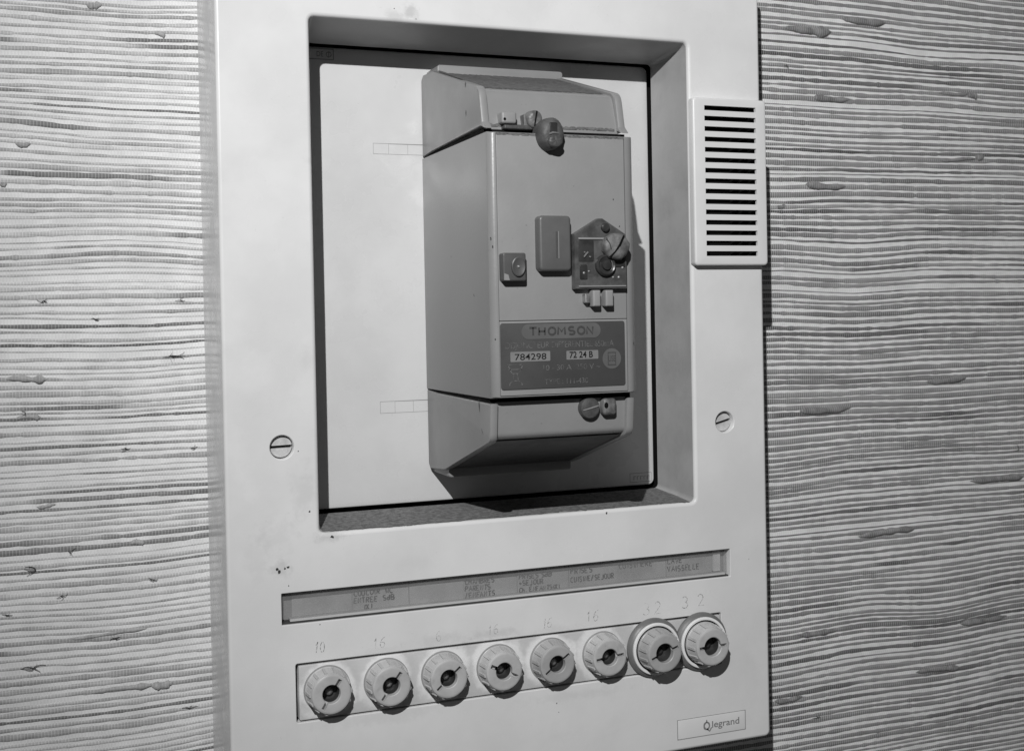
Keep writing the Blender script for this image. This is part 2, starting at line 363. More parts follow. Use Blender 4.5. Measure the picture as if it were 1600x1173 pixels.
# ------------------------------------------------------------------ wall: grasscloth
WY = .0525
bm = bmesh.new()
v = [bm.verts.new(p) for p in ((-.7, WY, -.6), (1.2, WY, -.6), (1.2, WY, .6), (-.7, WY, .6))]; bm.faces.new(v)
wall = part('wall', bm, 'wallpaper', kind='structure')
def smooth_noise(n, cell, k=1):
    m = int(n/cell)+4; a = np.random.randn(k, m); t = np.arange(n)/cell; i = t.astype(int); f = t-i; f = f*f*(3-2*f)
    return a[:, i]*(1-f)+a[:, i+1]*f
def strands(xa, xb, pitch, wlo, whi, tone, tvar, dark_p, seed):
    np.random.seed(seed)
    dx = .0018; xs = np.arange(xa, xb, dx); n = len(xs)
    zs = []; z = -.38
    while z < .38: z += pitch*np.random.uniform(.74, 1.28); zs.append(z)
    R = len(zs); zs = np.array(zs)[:, None]
    # neighbours wander together: field interpolated between coarse rows
    K = int(R/9)+3; field = smooth_noise(n, 30, K); ri = np.linspace(0, K-2.001, R); i0 = ri.astype(int); f = (ri-i0)[:, None]
    zc = zs + .0010*(field[i0]*(1-f)+field[i0+1]*f) + .00011*smooth_noise(n, 6, R)
    gap_ = np.diff(zs[:, 0]); loc = np.minimum(np.append(gap_, pitch), np.insert(gap_, 0, pitch))[:, None]; w0 = np.minimum(loc, pitch*1.05)*np.random.uniform(wlo, whi, (R, 1)); thin = np.random.rand(R, 1) < .09; w0 = np.where(thin, w0*.5, w0)
    w = w0*(1+.13*smooth_noise(n, 18, R)+.11*smooth_noise(n, 1.3, R)); w = np.clip(w, .0003, .0030)
    t = tone*(1+tvar*np.random.randn(R, 1))+tone*.10*smooth_noise(n, 12, R)+tone*.05*smooth_noise(n, 2.5, R)
    run = smooth_noise(n, 26, R) + np.where(np.random.rand(R, 1) < dark_p, .9, -.9)
    t = np.where(run > .75, t*(1-.55*np.clip((run-.75)*2.5, 0, 1)), t); t = np.clip(t, .035, .62)
    hgt = np.clip(w*.17, .0001, .00035)
    prof = [(-.5, 0.0), (-.30, .9), (.30, 1.0), (.5, 0.0)]
    V = np.zeros((R, n, 4, 3), np.float32)
    for k, (a, h) in enumerate(prof):
        V[:, :, k, 0] = xs[None, :]; V[:, :, k, 1] = WY+.00002-hgt*h; V[:, :, k, 2] = zc+a*w
    idx = np.arange(R*n*4).reshape(R, n, 4)
    a = idx[:, :-1, :-1]; b = idx[:, 1:, :-1]; c = idx[:, 1:, 1:]; d = idx[:, :-1, 1:]
    F = np.stack([a, b, c, d], -1).reshape(-1, 4)
    T = np.repeat(t[:, :, None], 4, 2).reshape(-1)
    return V.reshape(-1, 3), F, T
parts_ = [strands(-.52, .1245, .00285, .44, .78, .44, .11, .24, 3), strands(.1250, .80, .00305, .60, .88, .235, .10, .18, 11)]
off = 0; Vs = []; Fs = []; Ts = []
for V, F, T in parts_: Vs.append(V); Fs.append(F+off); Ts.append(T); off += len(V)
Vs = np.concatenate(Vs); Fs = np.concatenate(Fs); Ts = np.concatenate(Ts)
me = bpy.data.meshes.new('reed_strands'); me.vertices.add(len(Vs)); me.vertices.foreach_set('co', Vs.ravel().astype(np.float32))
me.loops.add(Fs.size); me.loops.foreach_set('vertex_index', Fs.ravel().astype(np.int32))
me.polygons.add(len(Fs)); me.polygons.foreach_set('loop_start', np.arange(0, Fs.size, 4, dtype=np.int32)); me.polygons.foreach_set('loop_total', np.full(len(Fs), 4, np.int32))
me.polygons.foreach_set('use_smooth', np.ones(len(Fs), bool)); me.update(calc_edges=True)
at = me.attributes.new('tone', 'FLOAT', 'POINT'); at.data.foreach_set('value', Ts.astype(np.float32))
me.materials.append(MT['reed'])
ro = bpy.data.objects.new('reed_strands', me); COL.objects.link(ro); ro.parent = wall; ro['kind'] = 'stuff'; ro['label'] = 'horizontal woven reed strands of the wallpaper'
def spindle(px, py, plen, pw, knob=1, tail=0, mat='knot', tilt=0.0):
    """knotted reed end: tapered lumpy body with a fat knob at one end (lengths in photo pixels)"""
    p = wp(px, py, WY); q = wp(px+plen/2, py, WY); Ln = abs(q[0]-p[0])*2; wd = abs(wp(px, py+pw, WY)[2]-p[2])
    bm = bmesh.new(); n = 20; prev = None
    ph = random.random()*9
    for i in range(n+1):
        t = i/n; x = (t-.5)*Ln
        e = max(.02, min(1, t*5, (1-t)*5))**.6
        prof = .62+.38*(math.exp(-((t-.86)/.13)**2) if knob > 0 else math.exp(-((t-.14)/.13)**2) if knob < 0 else 0)
        rw = wd/2*e*prof*(1+.12*math.sin(ph+t*17)+random.uniform(-.16, .16)); rh = min(rw*.8, .0016)
        zc = tilt*x+.0004*math.sin(ph+t*5)
        cur = []
        for k in range(9):
            a = math.pi*k/8; cur.append(bm.verts.new((p[0]+x, WY-.0002-rh*math.sin(a), p[2]+zc+rw*math.cos(a))))
        if prev: bridge(bm, prev, cur, False)
        else: bm.faces.new(cur)
        prev = cur
    bm.faces.new(prev)
    part('reed_knot', bm, mat, wall, shift=False, angle=60)
for a in ((1262, 48, 74, 19, 1), (1350, 34, 68, 18, 0), (1299, 155, 58, 14, -1), (1519, 150, 16, 15, 0), (1490, 147, 50, 9, 0), (1290, 291, 62, 17, -1), (1220, 323, 14, 9, 1),
          (1530, 246, 14, 14, 0), (1497, 250, 56, 9, 0), (1478, 594, 62, 14, 1), (1290, 640, 80, 16, -1), (1557, 748, 82, 14, 1), (1385, 831, 88, 14, 1), (1537, 968, 72, 13, -1),
          (1277, 988, 62, 13, 0), (1466, 1045, 70, 12, 1), (1232, 1092, 44, 12, -1)):
    spindle(*a, tilt=random.uniform(-.02, .05))
for a in ((147, 9, 24, 17, 0), (36, 226, 24, 13, 0), (250, 54, 17, 10, 1), (4, 288, 14, 10, 0), (42, 592, 66, 14, 1), (215, 847, 22, 13, 0), (253, 1069, 34, 19, 0), (190, 1075, 100, 11, 1),
          (44, 652, 40, 10, 1), (165, 990, 130, 8, 1), (72, 790, 30, 9, 0)):
    spindle(*a, mat='knot_l', tilt=random.uniform(-.02, .04))
def tuft(px, py, s, k=5):
    p = wp(px, py, WY); bm = bmesh.new(); sc = s/3800
    for i in range(k):
        a = random.uniform(0, 6.28); L = sc*random.uniform(.6, 1.6); b = random.uniform(-1.2, 1.2); pts = []
        for t in np.linspace(0, 1, 6):
            pts.append((p[0]+L*t*math.cos(a+b*t), p[2]+L*t*math.sin(a+b*t)*.6))
        prev = None
        for j, (x, z) in enumerate(pts):
            r = .00022*(1-.6*j/5); y = WY-.0009-.0003*math.sin(j)
            cur = [bm.verts.new((x, y-r*math.cos(u), z+r*math.sin(u))) for u in (0, 2.1, 4.2)]
            if prev: bridge(bm, prev, cur)
            prev = cur
    if s > 12 and False:
        n0 = len(bm.verts); bmesh.ops.create_icosphere(bm, subdivisions=2, radius=sc*.35, matrix=Matrix.Translation((p[0], WY-.0008, p[2])))
        for v in list(bm.verts)[n0:]: v.co += Vector((random.uniform(-1, 1), 0, random.uniform(-1, 1)))*sc*.10
    part('fibre_tuft', bm, 'fibre', wall, shift=False, weld=False)
for a in ((265, 556, 18, 7), (52, 1043, 16, 6), (56, 889, 14, 5), (110, 862, 8), (180, 996, 8), (95, 930, 9), (296, 1105, 9), (283, 470, 7), (68, 470, 7), (1228, 105, 7), (1590, 700, 16, 3), (1275, 1120, 8), (40, 645, 10), (195, 700, 7), (150, 500, 6), (303, 700, 7), (12, 960, 8), (240, 905, 7)):
    tuft(*a)

# ------------------------------------------------------------------ fuse panel
PX0, PX1, PZ0, PZ1 = 0.0, .25, -.1742, .198
panel = thing('fuse_box', PANEL_O, 'cream plastic fuse panel with recessed window mounted on grasscloth wall', 'fuse box')
REC = (.0376, .2117, -.0613, .1484); LAB = (.0214, .2296, -.0971, -.0843); FUS = (.0265, .2243, -.1372, -.1133)
SCL, SCR = (.0229, -.0255), (.2280, -.0254); GR = (.2165, .2462, .0490, .1215)
bm = bmesh.new()
loops = []
R0 = .0014
# outer edge: fillet then straight skirt back to the wall
prev = ring(bm, rr(PX0+R0, PX1-R0, PZ0+R0, PZ1-R0, .0015, 5), 0); loops.append(prev)
for i in range(1, 6):
    a = math.pi/2*i/5; o = R0*(1-math.sin(a)); cur = ring(bm, rr(PX0+o, PX1-o, PZ0+o, PZ1-o, .0015+R0-o, 5), R0*(1-math.cos(a))); bridge(bm, prev, cur); prev = cur
for y in (.02, .04, WY+.001): cur = ring(bm, rr(PX0, PX1, PZ0, PZ1, .0029, 5), y); bridge(bm, prev, cur); prev = cur
def hole(x0, x1, z0, z1, r, fil, depth, inset=(0, 0, 0, 0), n=5):
    """opening with filleted rim; walls may draw in (left, right, bottom, top) towards the back"""
    prev = ring(bm, rr(x0-fil, x1+fil, z0-fil, z1+fil, r+fil, n), 0); loops.append(prev)
    for i in range(1, 6):
        a = math.pi/2*i/5; o = fil*(1-math.sin(a)); cur = ring(bm, rr(x0-o, x1+o, z0-o, z1+o, r+o, n), fil*(1-math.cos(a))); bridge(bm, prev, cur); prev = cur
    cur = ring(bm, rr(x0+inset[0], x1-inset[1], z0+inset[2], z1-inset[3], r, n), depth); bridge(bm, prev, cur)
hole(*REC, .0022, .0016, .0017)
hole(*LAB, .0003, .0003, .0088)
hole(*FUS, .0009, .0004, .006)
hole(*GR, .0005, .0003, .0006)
for (x, z) in (SCL, SCR):
    prev = ring(bm, circ(x, z, .0052), 0); loops.append(prev)
    for o, y in ((.0049, .0002), (.0048, .0005), (.0048, .005)):
        cur = ring(bm, circ(x, z, o), y); bridge(bm, prev, cur); prev = cur
fill(bm, loops)
front = part('front_shell', bm, 'plate', panel, angle=40)
bm = bmesh.new(); bm.from_mesh(front.data)
for e in bm.edges:   # keep the flat face flat: break the normals where it meets the fillets
    fl_ = [abs(f.normal.y) > .9999 for f in e.link_faces]
    if any(fl_) and not all(fl_): e.smooth = False
bm.to_mesh(front.data); bm.free()
bm = bmesh.new()   # grey drafted surround lining the recess
a_ = ring(bm, rr(*REC, .0022, 5), .0016); b_ = ring(bm, rr(REC[0]+.003, REC[1]-.0029, REC[2]+.0030, REC[3]-.0041, .0022, 5), .0305); bridge(bm, a_, b_)
part('recess_surround', bm, 'surround', panel, angle=40)
# dark voids behind the openings
bm = bmesh.new(); box(bm, .006, .244, .0375, .050, -.165, .190); part('inner_tray', bm, 'black', panel)
bm = bmesh.new(); a_ = ring(bm, rr(GR[0], GR[1], GR[2], GR[3], .0005, 2), .0007); b_ = ring(bm, rr(GR[0], GR[1], GR[2], GR[3], .0005, 2), .0230); bridge(bm, a_, b_); bm.faces.new(b_)
a2 = ring(bm, rr(GR[0]+.0006, GR[1]-.0012, GR[2]+.001, GR[3]-.001, .0002, 2), -.0019); bridge(bm, a_, a2); part('vent_cavity', bm, 'black', panel)
bm = bmesh.new(); box(bm, FUS[0]-.002, FUS[1]+.002, .0062, .0070, FUS[2]-.002, FUS[3]+.002); part('strip_cavity', bm, 'black', panel)
# mounting plate at the back of the recess
bm = bmesh.new(); BY = .0335
slab(bm, .030, .2084, -.0569, .1437, BY, BY+.003, .003, .0006, 3, 6)
back = part('mounting_plate', bm, 'backplate', panel)
for z0, z1, x0 in ((.0980, .1028, .0721), (-.0165, -.0112, .0729)):
    bm = bmesh.new(); w = .00016
    outline(bm, x0, .0975, z0, z1, BY-.00008, w)
    for f in (.31, .70): 
        xx = x0+f*(.0947-x0); v = [bm.verts.new(p) for p in ((xx, BY-.00008, z0+w), (xx+w*.8, BY-.00008, z0+w), (xx+w*.8, BY-.00008, z1-w), (xx, BY-.00008, z1-w))]; bm.faces.new(v)
    v = [bm.verts.new(p) for p in ((x0+.007, BY-.00012, z1-.00022), (.0975, BY-.00012, z1-.0003), (.0975, BY-.00012, z1+.0001), (x0+.007, BY-.00012, z1))]; bm.faces.new(v)
    part('rail_slot', bm, 'line', back)
bm = bmesh.new(); outline(bm, .040, .0553, .1382, .1430, BY-.0001, .0003); part('corner_mark', bm, 'logo', back)
bm = lettering('DE', .0478, .0507, .1395, .0022, BY-.0001); part('corner_lettering', bm, 'logo', back)
bm = bmesh.new(); ribbon(bm, arc(.0531, .1405, .0011, .0011, 0, 360, 16), BY-.0001, .0003); ribbon(bm, [(.0531, .1392), (.0531, .1418)], BY-.0001, .0003); part('corner_symbol', bm, 'logo', back)
bm = bmesh.new(); outline(bm, .1953, .2070, -.0553, -.0509, BY-.0001, .00022); part('corner_mark', bm, 'line', back)
bm = bmesh.new()
for k in range(5): ribbon(bm, [(.1975+.0018*k, -.0543), (.1975+.0018*k, -.0525), (.1986+.0018*k, -.0525)], BY-.0001, .0003)
part('corner_symbol', bm, 'line', back)
# dust lying on the recess floor
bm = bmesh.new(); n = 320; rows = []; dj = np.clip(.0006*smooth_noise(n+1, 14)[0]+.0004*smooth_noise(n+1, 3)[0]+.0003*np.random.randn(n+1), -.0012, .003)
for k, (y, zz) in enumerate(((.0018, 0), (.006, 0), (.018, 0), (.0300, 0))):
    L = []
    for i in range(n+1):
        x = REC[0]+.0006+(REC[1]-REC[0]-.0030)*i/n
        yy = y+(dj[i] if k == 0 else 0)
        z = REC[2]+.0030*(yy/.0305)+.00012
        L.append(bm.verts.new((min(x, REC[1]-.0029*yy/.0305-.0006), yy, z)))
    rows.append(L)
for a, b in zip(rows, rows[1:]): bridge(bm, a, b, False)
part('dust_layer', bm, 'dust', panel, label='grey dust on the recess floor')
# vent grille on the right edge
bm = bmesh.new(); GX0, GX1, GZ0, GZ1 = .2116, .2503, .0468, .1232; GY = -.0042
fl = []
o1 = rr(GX0, GX1, GZ0, GZ1, .0016, 5); prev = ring(bm, o1, -.00005); cur = ring(bm, o1, GY+.0010); bridge(bm, prev, cur); prev = cur
for i in range(1, 5):
    a = math.pi/2*i/4; ins = .0010*(1-math.cos(a)); cur = ring(bm, rr(GX0+ins, GX1-ins, GZ0+ins, GZ1-ins, .0016, 5), GY+.0010*(1-math.sin(a))); bridge(bm, prev, cur); prev = cur
fl.append(prev)
SX0, SX1 = .2175, .2447; SZ0, SZ1 = .0511, .1196
inn = ring(bm, rr(SX0, SX1, SZ0, SZ1, .0001, 1), GY); fl.append(inn); b2 = ring(bm, rr(SX0, SX1, SZ0, SZ1, .0001, 1), GY+.0014); bridge(bm, inn, b2)
fill(bm, fl)
grille = part('vent_grille', bm, 'grille', panel, label='slotted vent grille on the right edge', angle=40)
NS = 15; pitch = (SZ1-SZ0-.0022)/(NS-1); sl = .0022
bm = bmesh.new(); x0, x1 = SX0-.0002, SX1+.0002; hh = pitch-sl
box(bm, x0, x1, GY+.00004, GY+.0013, 0, hh)
smesh = None
for i in range(NS-1):
    z = SZ0+sl+i*pitch
    if smesh is None:
        bmesh.ops.translate(bm, verts=bm.verts, vec=(0, 0, 0)); so = part('slat', bm, 'grille', grille, shift=False); smesh = so.data
        smesh.transform(Matrix.Translation(-PANEL_O))
    else:
        so = bpy.data.objects.new('slat', smesh); COL.objects.link(so); so.parent = grille
    so.location = (0, 0, z)
# panel screws
def panel_screw(x, z, ang, tilt):
    bm = bmesh.new(); lathe(bm, [(.0045, .0049), (.0045, .0026), (.0042, .0022), (.0030, .00205), (.0003, .0020)], 0, 0, 40, cap0=True)
    o = part('panel_screw', bm, 'screwplate', panel, shift=False)
    cb = bmesh.new(); box(cb, -.006, .006, -.001, .0034, -.0006, .0006); apply_bool(o, cb)
    o.location = Vector((x, 0, z))-PANEL_O; o.rotation_euler = (tilt, ang, 0)
    bm = bmesh.new(); box(bm, -.0042, .0042, .00335, .0035, -.00062, .00062); s = part('screw_slot', bm, 'darkgap', o, shift=False)
panel_screw(*SCL, math.radians(-1), .05); panel_screw(*SCR, math.radians(-14), 0)
# label holder with paper labels behind a clear window
bm = bmesh.new(); box(bm, LAB[0]-.001, LAB[1]+.001, .0060, .0070, LAB[2]-.001, LAB[3]+.001); holder = part('label_holder', bm, 'holder', panel, label='long label holder behind a clear strip')
bm = bmesh.new(); box(bm, LAB[0]+.0036, LAB[1]-.002, .0016, .0059, LAB[2]+.0008, LAB[2]+.0017); part('lower_rail', bm, 'paper', holder)
bm = bmesh.new(); box(bm, LAB[0]+.0004, LAB[1]-.0004, .0012, .0059, LAB[2]+.0001, LAB[2]+.00065); part('lower_gap_shade', bm, 'bore', holder)  # solid dark bar standing in for the shadow along the lower edge
bm = bmesh.new(); box(bm, LAB[1]-.0066, LAB[1]-.0030, .0040, .0059, LAB[2]+.0022, LAB[3]-.001); part('end_tab', bm, 'ring', holder)
texts = [[], ['COULOIR  WC', 'ENTREE  SdB', '    (X)'], [], ['CHAMBRES', 'PARENTS', '/ENFANTS'], ['PRISES SdB', '+SEJOUR', 'Ch. ENFANTS(X)'], ['PRISES', 'CUISINE/SEJOUR'], ['CUISINIERE'], ['LAVE', 'VAISSELLE']]
xs = [.0264, .0516, .0761, .1005, .1253, .1499, .1741, .1988, .2228]
for i in range(8):
    y = .0054-.00025*(i % 3)
    bm = bmesh.new(); d = .0004*random.random()
    box(bm, xs[i]+.0001, xs[i+1]-.0001, y, y+.0002, LAB[2]+.0018, LAB[3]-.0006-d)
    pl = part('paper_label', bm, 'paper', holder)
    if texts[i]:
        bm = bmesh.new(); nl = len(texts[i]); big = .0024 if nl < 3 else .0021
        for j, t in enumerate(texts[i]):
            h = big*(.92 if len(t) > 11 else 1.0); sxx = min(1.05, .0228/(len(t)*h*.78))
            hand(bm, t, xs[i]+.0008, LAB[3]-.0052-j*(.0037 if nl < 3 else .0029), h, y-.0001, .00050, sx=sxx)
        part('handwriting', bm, 'pen', pl, weld=False)
bm = bmesh.new(); box(bm, LAB[0]+.0006, LAB[1]-.0006, .0024, .0029, LAB[2]+.0018, LAB[3]-.0001); part('clear_window', bm, 'window', holder)
# fuse strip
bm = bmesh.new(); slab(bm, FUS[0]+.0013, FUS[1]-.0004, FUS[2]+.0007, FUS[3]-.0011, .0004, .0060, .0006, .0003); part('fuse_strip', bm, 'strip', panel)
# pencilled ratings above the fuses
for t, x, z, h, mt in (('10', .0340, -.1096, .0042, 'pencil'), ('16', .0590, -.1108, .0042, 'pencil_f'), ('6', .0862, -.1110, .0042, 'pencil_f'), ('16', .1096, -.1108, .0040, 'pencil_f'),
                   ('16', .1345, -.1108, .0042, 'pencil_f'), ('16', .1560, -.1104, .0048, 'pencil_f'), ('32', .1840, -.1104, .0054, 'pencil_f'), ('3 2', .2040, -.1090, .0052, 'pencil')):
    bm = bmesh.new(); hand(bm, t, x, z, h, -.00006, .00034, adv=.95, jit=.06); part('pencil_number', bm, mt, panel, weld=False)
# brand inset bottom right
bm = bmesh.new(); slab(bm, .2006, .2360, -.1689, -.1603, -.0002, .0002, .0004, .0001); brand = part('brand_plate', bm, 'plate', panel)
bm = bmesh.new(); outline(bm, .2002, .2364, -.1692, -.1600, -.00008, .00035); part('brand_frame', bm, 'line', brand)
bm = lettering('legrand', .2183, .2328, -.1658, .0030, -.00028, .012); part('brand_lettering', bm, 'logo', brand)
bm = bmesh.new(); ribbon(bm, arc(.2155, -.1646, .0014, .0016, 0, 360, 18), -.00028, .0008); ribbon(bm, [(.2155, -.1660), (.2170, -.1672), (.2180, -.1656)], -.00028, .0006); ribbon(bm, [(.2155, -.1630), (.2155, -.1618)], -.00028, .0006)
part('brand_symbol', bm, 'logo', brand)
# chips in the front
for px, py, s in ((436, 893, 4), (450, 886, 3), (433, 889, 2.5), (445, 888, 2), (519, 838, 3), (948, 801, 2.2), (484, 799, 2), (451, 915, 1.2), (870, 1098, 1.2), (873, 1112, 1), (466, 705, 1.1), (1170, 873, 1), (616, 14, 1.2), (650, 30, 1), (500, 975, 1)):
    p = wp(px, py, 0); bm = bmesh.new(); k = 7; sc = s/3700
    bm.faces.new([bm.verts.new((p[0]+sc*random.uniform(.4, 1.1)*math.cos(6.283*i/k), -.00005, p[2]+sc*random.uniform(.4, 1.3)*math.sin(6.283*i/k))) for i in range(k)])
    part('paint_chip', bm, 'chip', panel)

# ------------------------------------------------------------------ screw fuses
def cap_mesh(kr, hr):
    """turned cap: flared foot, ribbed cone, flat face with a bore and a screwdriver slot across it (built round the origin, facing -Y)"""
    bm = bmesh.new(); H = .0082
    prof = [(.0093, 0), (.0093, -.0009), (.0090, -.0011), (.0089, -.0013), (.0081, -H+.0006), (.0079, -H+.0002), (.0075, -H), (.0070, -H-.00005), (hr+.0003, -H+.0001), (hr, -H+.0004), (hr*.97, -.0012), (.0004, -.0010)]
    lathe(bm, [(r*kr, y) for r, y in prof], 0, 0, 56, cap0=True)
    return bm
cap_things = []
fx = [.0393, .0643, .0890, .1137, .1383, .1634, .1886, .2130]
angs = [57, 53, 40, -26, 35, 6, 19, 2]
labs = ['screw fuse at the far left end of the strip, below pencilled 10', 'second screw fuse from the left, its slot tilted steeply', 'third screw fuse from the left, below a faint pencilled 6', 'fourth screw fuse, its slot sloping down to the right',
        'fifth screw fuse from the left, grimier than its neighbours', 'sixth screw fuse, slot nearly level, left of the grey collared fuses', 'larger screw fuse in grey and white collar, second from the right end', 'larger screw fuse in grey and white collar at the right end, below pencilled 32']
for i in range(8):
    big = i >= 6; y0 = .0003 if not big else -.0034
    t = thing('screw_fuse', (fx[i], y0, -.125 if not big else -.1252), labs[i], 'fuse', 'screw fuses in a row along the strip')
    k = 1.0 if not big else 1.04
    o = part('cap_body', cap_mesh(k, .0037 if not big else .0041), 'cap' if i not in (4, 6) else 'cap_b', t, shift=False)
    cb = bmesh.new(); L = .0067*k
    box(cb, -L, L, -.012, -.0058, -.0008, .0008); apply_bool(o, cb)
    o.rotation_euler = (0, -math.radians(angs[i]), 0)
    bm = bmesh.new()
    for j in range(14):
        a = 2*math.pi*j/14+.2*i; ca, sa = math.cos(a), math.sin(a)
        ring_ = []
        for yy, rad in ((-.0016, .00895), (-.0070, .00835)):
            for off_, up in ((-.00060, -.0009), (-.00052, .00042), (.00052, .00042), (.00060, -.0009)):
                rr_ = (rad+up)*k; ring_.append(bm.verts.new((ca*rr_-sa*off_, yy, sa*rr_+ca*off_)))
        A, B = ring_[:4], ring_[4:]
        bridge(bm, A, B); bm.faces.new(A[::-1]); bm.faces.new(B)
    part('grip_ribs', bm, 'cap' if i not in (4, 6) else 'cap_b', t, shift=False, weld=False)
    hr_ = (.0037 if not big else .0041)*k*.93
    bm = bmesh.new(); lathe(bm, [(hr_*1.02, -.0058), (hr_*.98, -.0016), (.0004, -.0014)], 0, 0, 32); part('bore', bm, 'bore', t, shift=False)
    bm = bmesh.new(); lathe(bm, [(.0016, -.0015), (.0016, -.0030), (.0010, -.0035), (.0003, -.0036)], 0, 0, 20); part('contact', bm, 'steel' if not big else 'seldark', t, shift=False)
    if big:
        bm = bmesh.new(); lathe(bm, [(.0133, .0033), (.0133, .0022), (.0129, .0016), (.0120, .0007), (.0114, .0005)], 0, 0, 56, cap1=False); part('collar', bm, 'collar', t, shift=False)
        bm = bmesh.new(); lathe(bm, [(.01165, .0010), (.01165, -.0003), (.0114, -.0006), (.0106, -.0006), (.0103, -.0003), (.0103, .0010)], 0, 0, 56, cap1=False); part('white_ring', bm, 'ring', t, shift=False)
        bm = bmesh.new(); lathe(bm, [(.0102, .0012), (.0004, .0012)], 0, 0, 40); part('seat', bm, 'darkgap', t, shift=False)
    else:
        bm = bmesh.new(); lathe(bm, [(.0098, .0002), (.0097, -.00035), (.0090, -.0004)], 0, 0, 48, cap1=False); part('base_ring', bm, 'holder', t, shift=False)

# ------------------------------------------------------------------ circuit breaker
brk = thing('circuit_breaker', BRK_O, 'old grey boxy circuit breaker with dark nameplate inside the panel recess', 'circuit breaker')
BX0, BX1 = .0947, .1570; FY = -.0515
# centre body
bm = bmesh.new(); Z0, Z1 = -.0063, .0966
prev = ring(bm, rr(BX0, BX1, Z0, Z1, .0004, 2), BY)
for i in range(0, 7):
    a = math.pi/2*i/6; ins = .0030*(1-math.cos(a)); y = FY+.0030*(1-math.sin(a)); insz = min(ins, .0005)
    cur = ring(bm, rr(BX0+ins, BX1-ins*1.25, Z0+insz, Z1-insz, .0004, 2), y); bridge(bm, prev, cur); prev = cur
inn = ring(bm, rr(.0977, .1526, Z0+.0008, Z1-.0007, .0003, 2), FY); fill(bm, [prev, inn])
b2 = ring(bm, rr(.0977, .1526, Z0+.0008, Z1-.0007, .0003, 2), FY+.0012); bridge(bm, inn, b2); bm.faces.new(b2)
body = part('body', bm, 'breaker', brk, angle=40)
bm = bmesh.new(); slab(bm, .0979, .1524, .0236, Z1-.0009, FY-.00005, FY+.0011, .0003, .0002); face = part('front_panel', bm, 'brkface', brk)
bm = bmesh.new(); slab(bm, .0979, .1524, Z0+.0010, .0234, FY-.00003, FY+.0011, .0003, .0002); sub = part('lower_panel', bm, 'brkface', brk)
# inner core seen only as dark gaps
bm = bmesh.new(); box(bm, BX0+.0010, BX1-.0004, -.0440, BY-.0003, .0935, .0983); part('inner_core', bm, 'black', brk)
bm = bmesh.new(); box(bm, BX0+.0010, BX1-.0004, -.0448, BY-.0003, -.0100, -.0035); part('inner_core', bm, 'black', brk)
# terminal covers
def cover(name, prof, zf, inset_prof, lab):
    """cover with two side cheeks and a set-back middle"""
    ch = None
    bm = bmesh.new(); prism(bm, prof, BX0, BX0+.0034, .0009); prism(bm, prof, BX1-.0034, BX1, .0009)
    prism(bm, inset_prof, BX0+.0030, BX1-.0030)
    return part(name, bm, 'cover', brk, label=lab, angle=28, weld=False)
def rnd(poly, r, idx, n=5):
    """round selected corners of an outline"""
    out = []
    m_ = len(poly)
    for i, p in enumerate(poly):
        if i in idx:
            p = np.array(p); a = np.array(poly[i-1]); b = np.array(poly[(i+1) % m_])
            u = (a-p)/np.linalg.norm(a-p)*r; v_ = (b-p)/np.linalg.norm(b-p)*r
            for k in range(n+1):
                t = k/n; out.append(tuple((1-t)**2*(p+u)+2*t*(1-t)*p+t*t*(p+v_)))
        else: out.append(tuple(p))
    return out
up = rnd([(.020, .0980), (BY, .0972), (BY, .1312), (.031, .1332), (.0166, .1325), (-.0415, .1152), (-.0445, .1010), (-.0475, .0982), (-.0440, .0994)], .0038, (5,))
upi = rnd([(BY-.0004, .0984), (BY-.0004, .1315), (.0166, .1318), (-.0390, .1145), (-.0428, .1010), (-.0428, .0984)], .0030, (3,))
ucov = cover('terminal_cover', up, 1, upi, 'upper terminal cover with sloping dusty top')
lw = rnd([(BY, -.0068), (.020, -.0076), (-.0482, -.0084), (-.0468, -.0232), (.0108, -.0403), (.031, -.0417), (BY, -.0398)], .0030, (3,))
lwi = rnd([(BY-.0004, -.0080), (-.0460, -.0080), (-.0450, -.0222), (.0108, -.0392), (BY-.0004, -.0398)], .0022, (2,))
lcov = cover('terminal_cover', lw, -1, lwi, 'lower terminal cover with angled underside')
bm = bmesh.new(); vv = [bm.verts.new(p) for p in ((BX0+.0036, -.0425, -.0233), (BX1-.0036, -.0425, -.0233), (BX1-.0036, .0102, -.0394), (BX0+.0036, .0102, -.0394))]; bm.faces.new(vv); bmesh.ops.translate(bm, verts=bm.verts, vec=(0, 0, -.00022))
part('underside_sheet', bm, 'underside', lcov)  # flat dark sheet over the middle of the closed, sloped underside
bm = bmesh.new(); slab(bm, .0975, .1570, .1300, .1356, .0175, BY, .0012, .0004); part('rear_flange', bm, 'cover', ucov)
bm = bmesh.new(); slab(bm, .0968, .1545, -.0437, -.0395, .0105, BY, .0010, .0004); part('rear_flange', bm, 'cover', lcov)
# dust on the sloping top, ragged edges
def dust_sheet(name, x0, x1, f, jit, mat, parent, rows=4, n=70):
    bm = bmesh.new(); prev = None
    for k in range(rows+1):
        L = []
        for i in range(n+1):
            t = k/rows
            if k in (0, rows): t += random.uniform(-jit, jit)
            y, z = f(min(max(t, 0), 1)); L.append(bm.verts.new((x0+(x1-x0)*i/n, y, z)))
        if prev: bridge(bm, prev, L, False)
        prev = L
    return part(name, bm, mat, parent)
dust_sheet('dust_layer', BX0+.0036, BX1-.0036, lambda t: (-.034+t*(.0163+.034), .1160+.00022+t*(.1317-.1160)), .06, 'dust2', ucov)
dust_sheet('dust_layer', BX0+.0009, BX0+.0030, lambda t: (-.020+t*(.0150+.020), .1214+.00055+t*(.1320-.1214)), .12, 'dust2', ucov, n=6, rows=10)
dust_sheet('dust_line', .0978, .1524, lambda t: (FY-.00012, .0950+t*.0009), .4, 'dust2', face, rows=2)
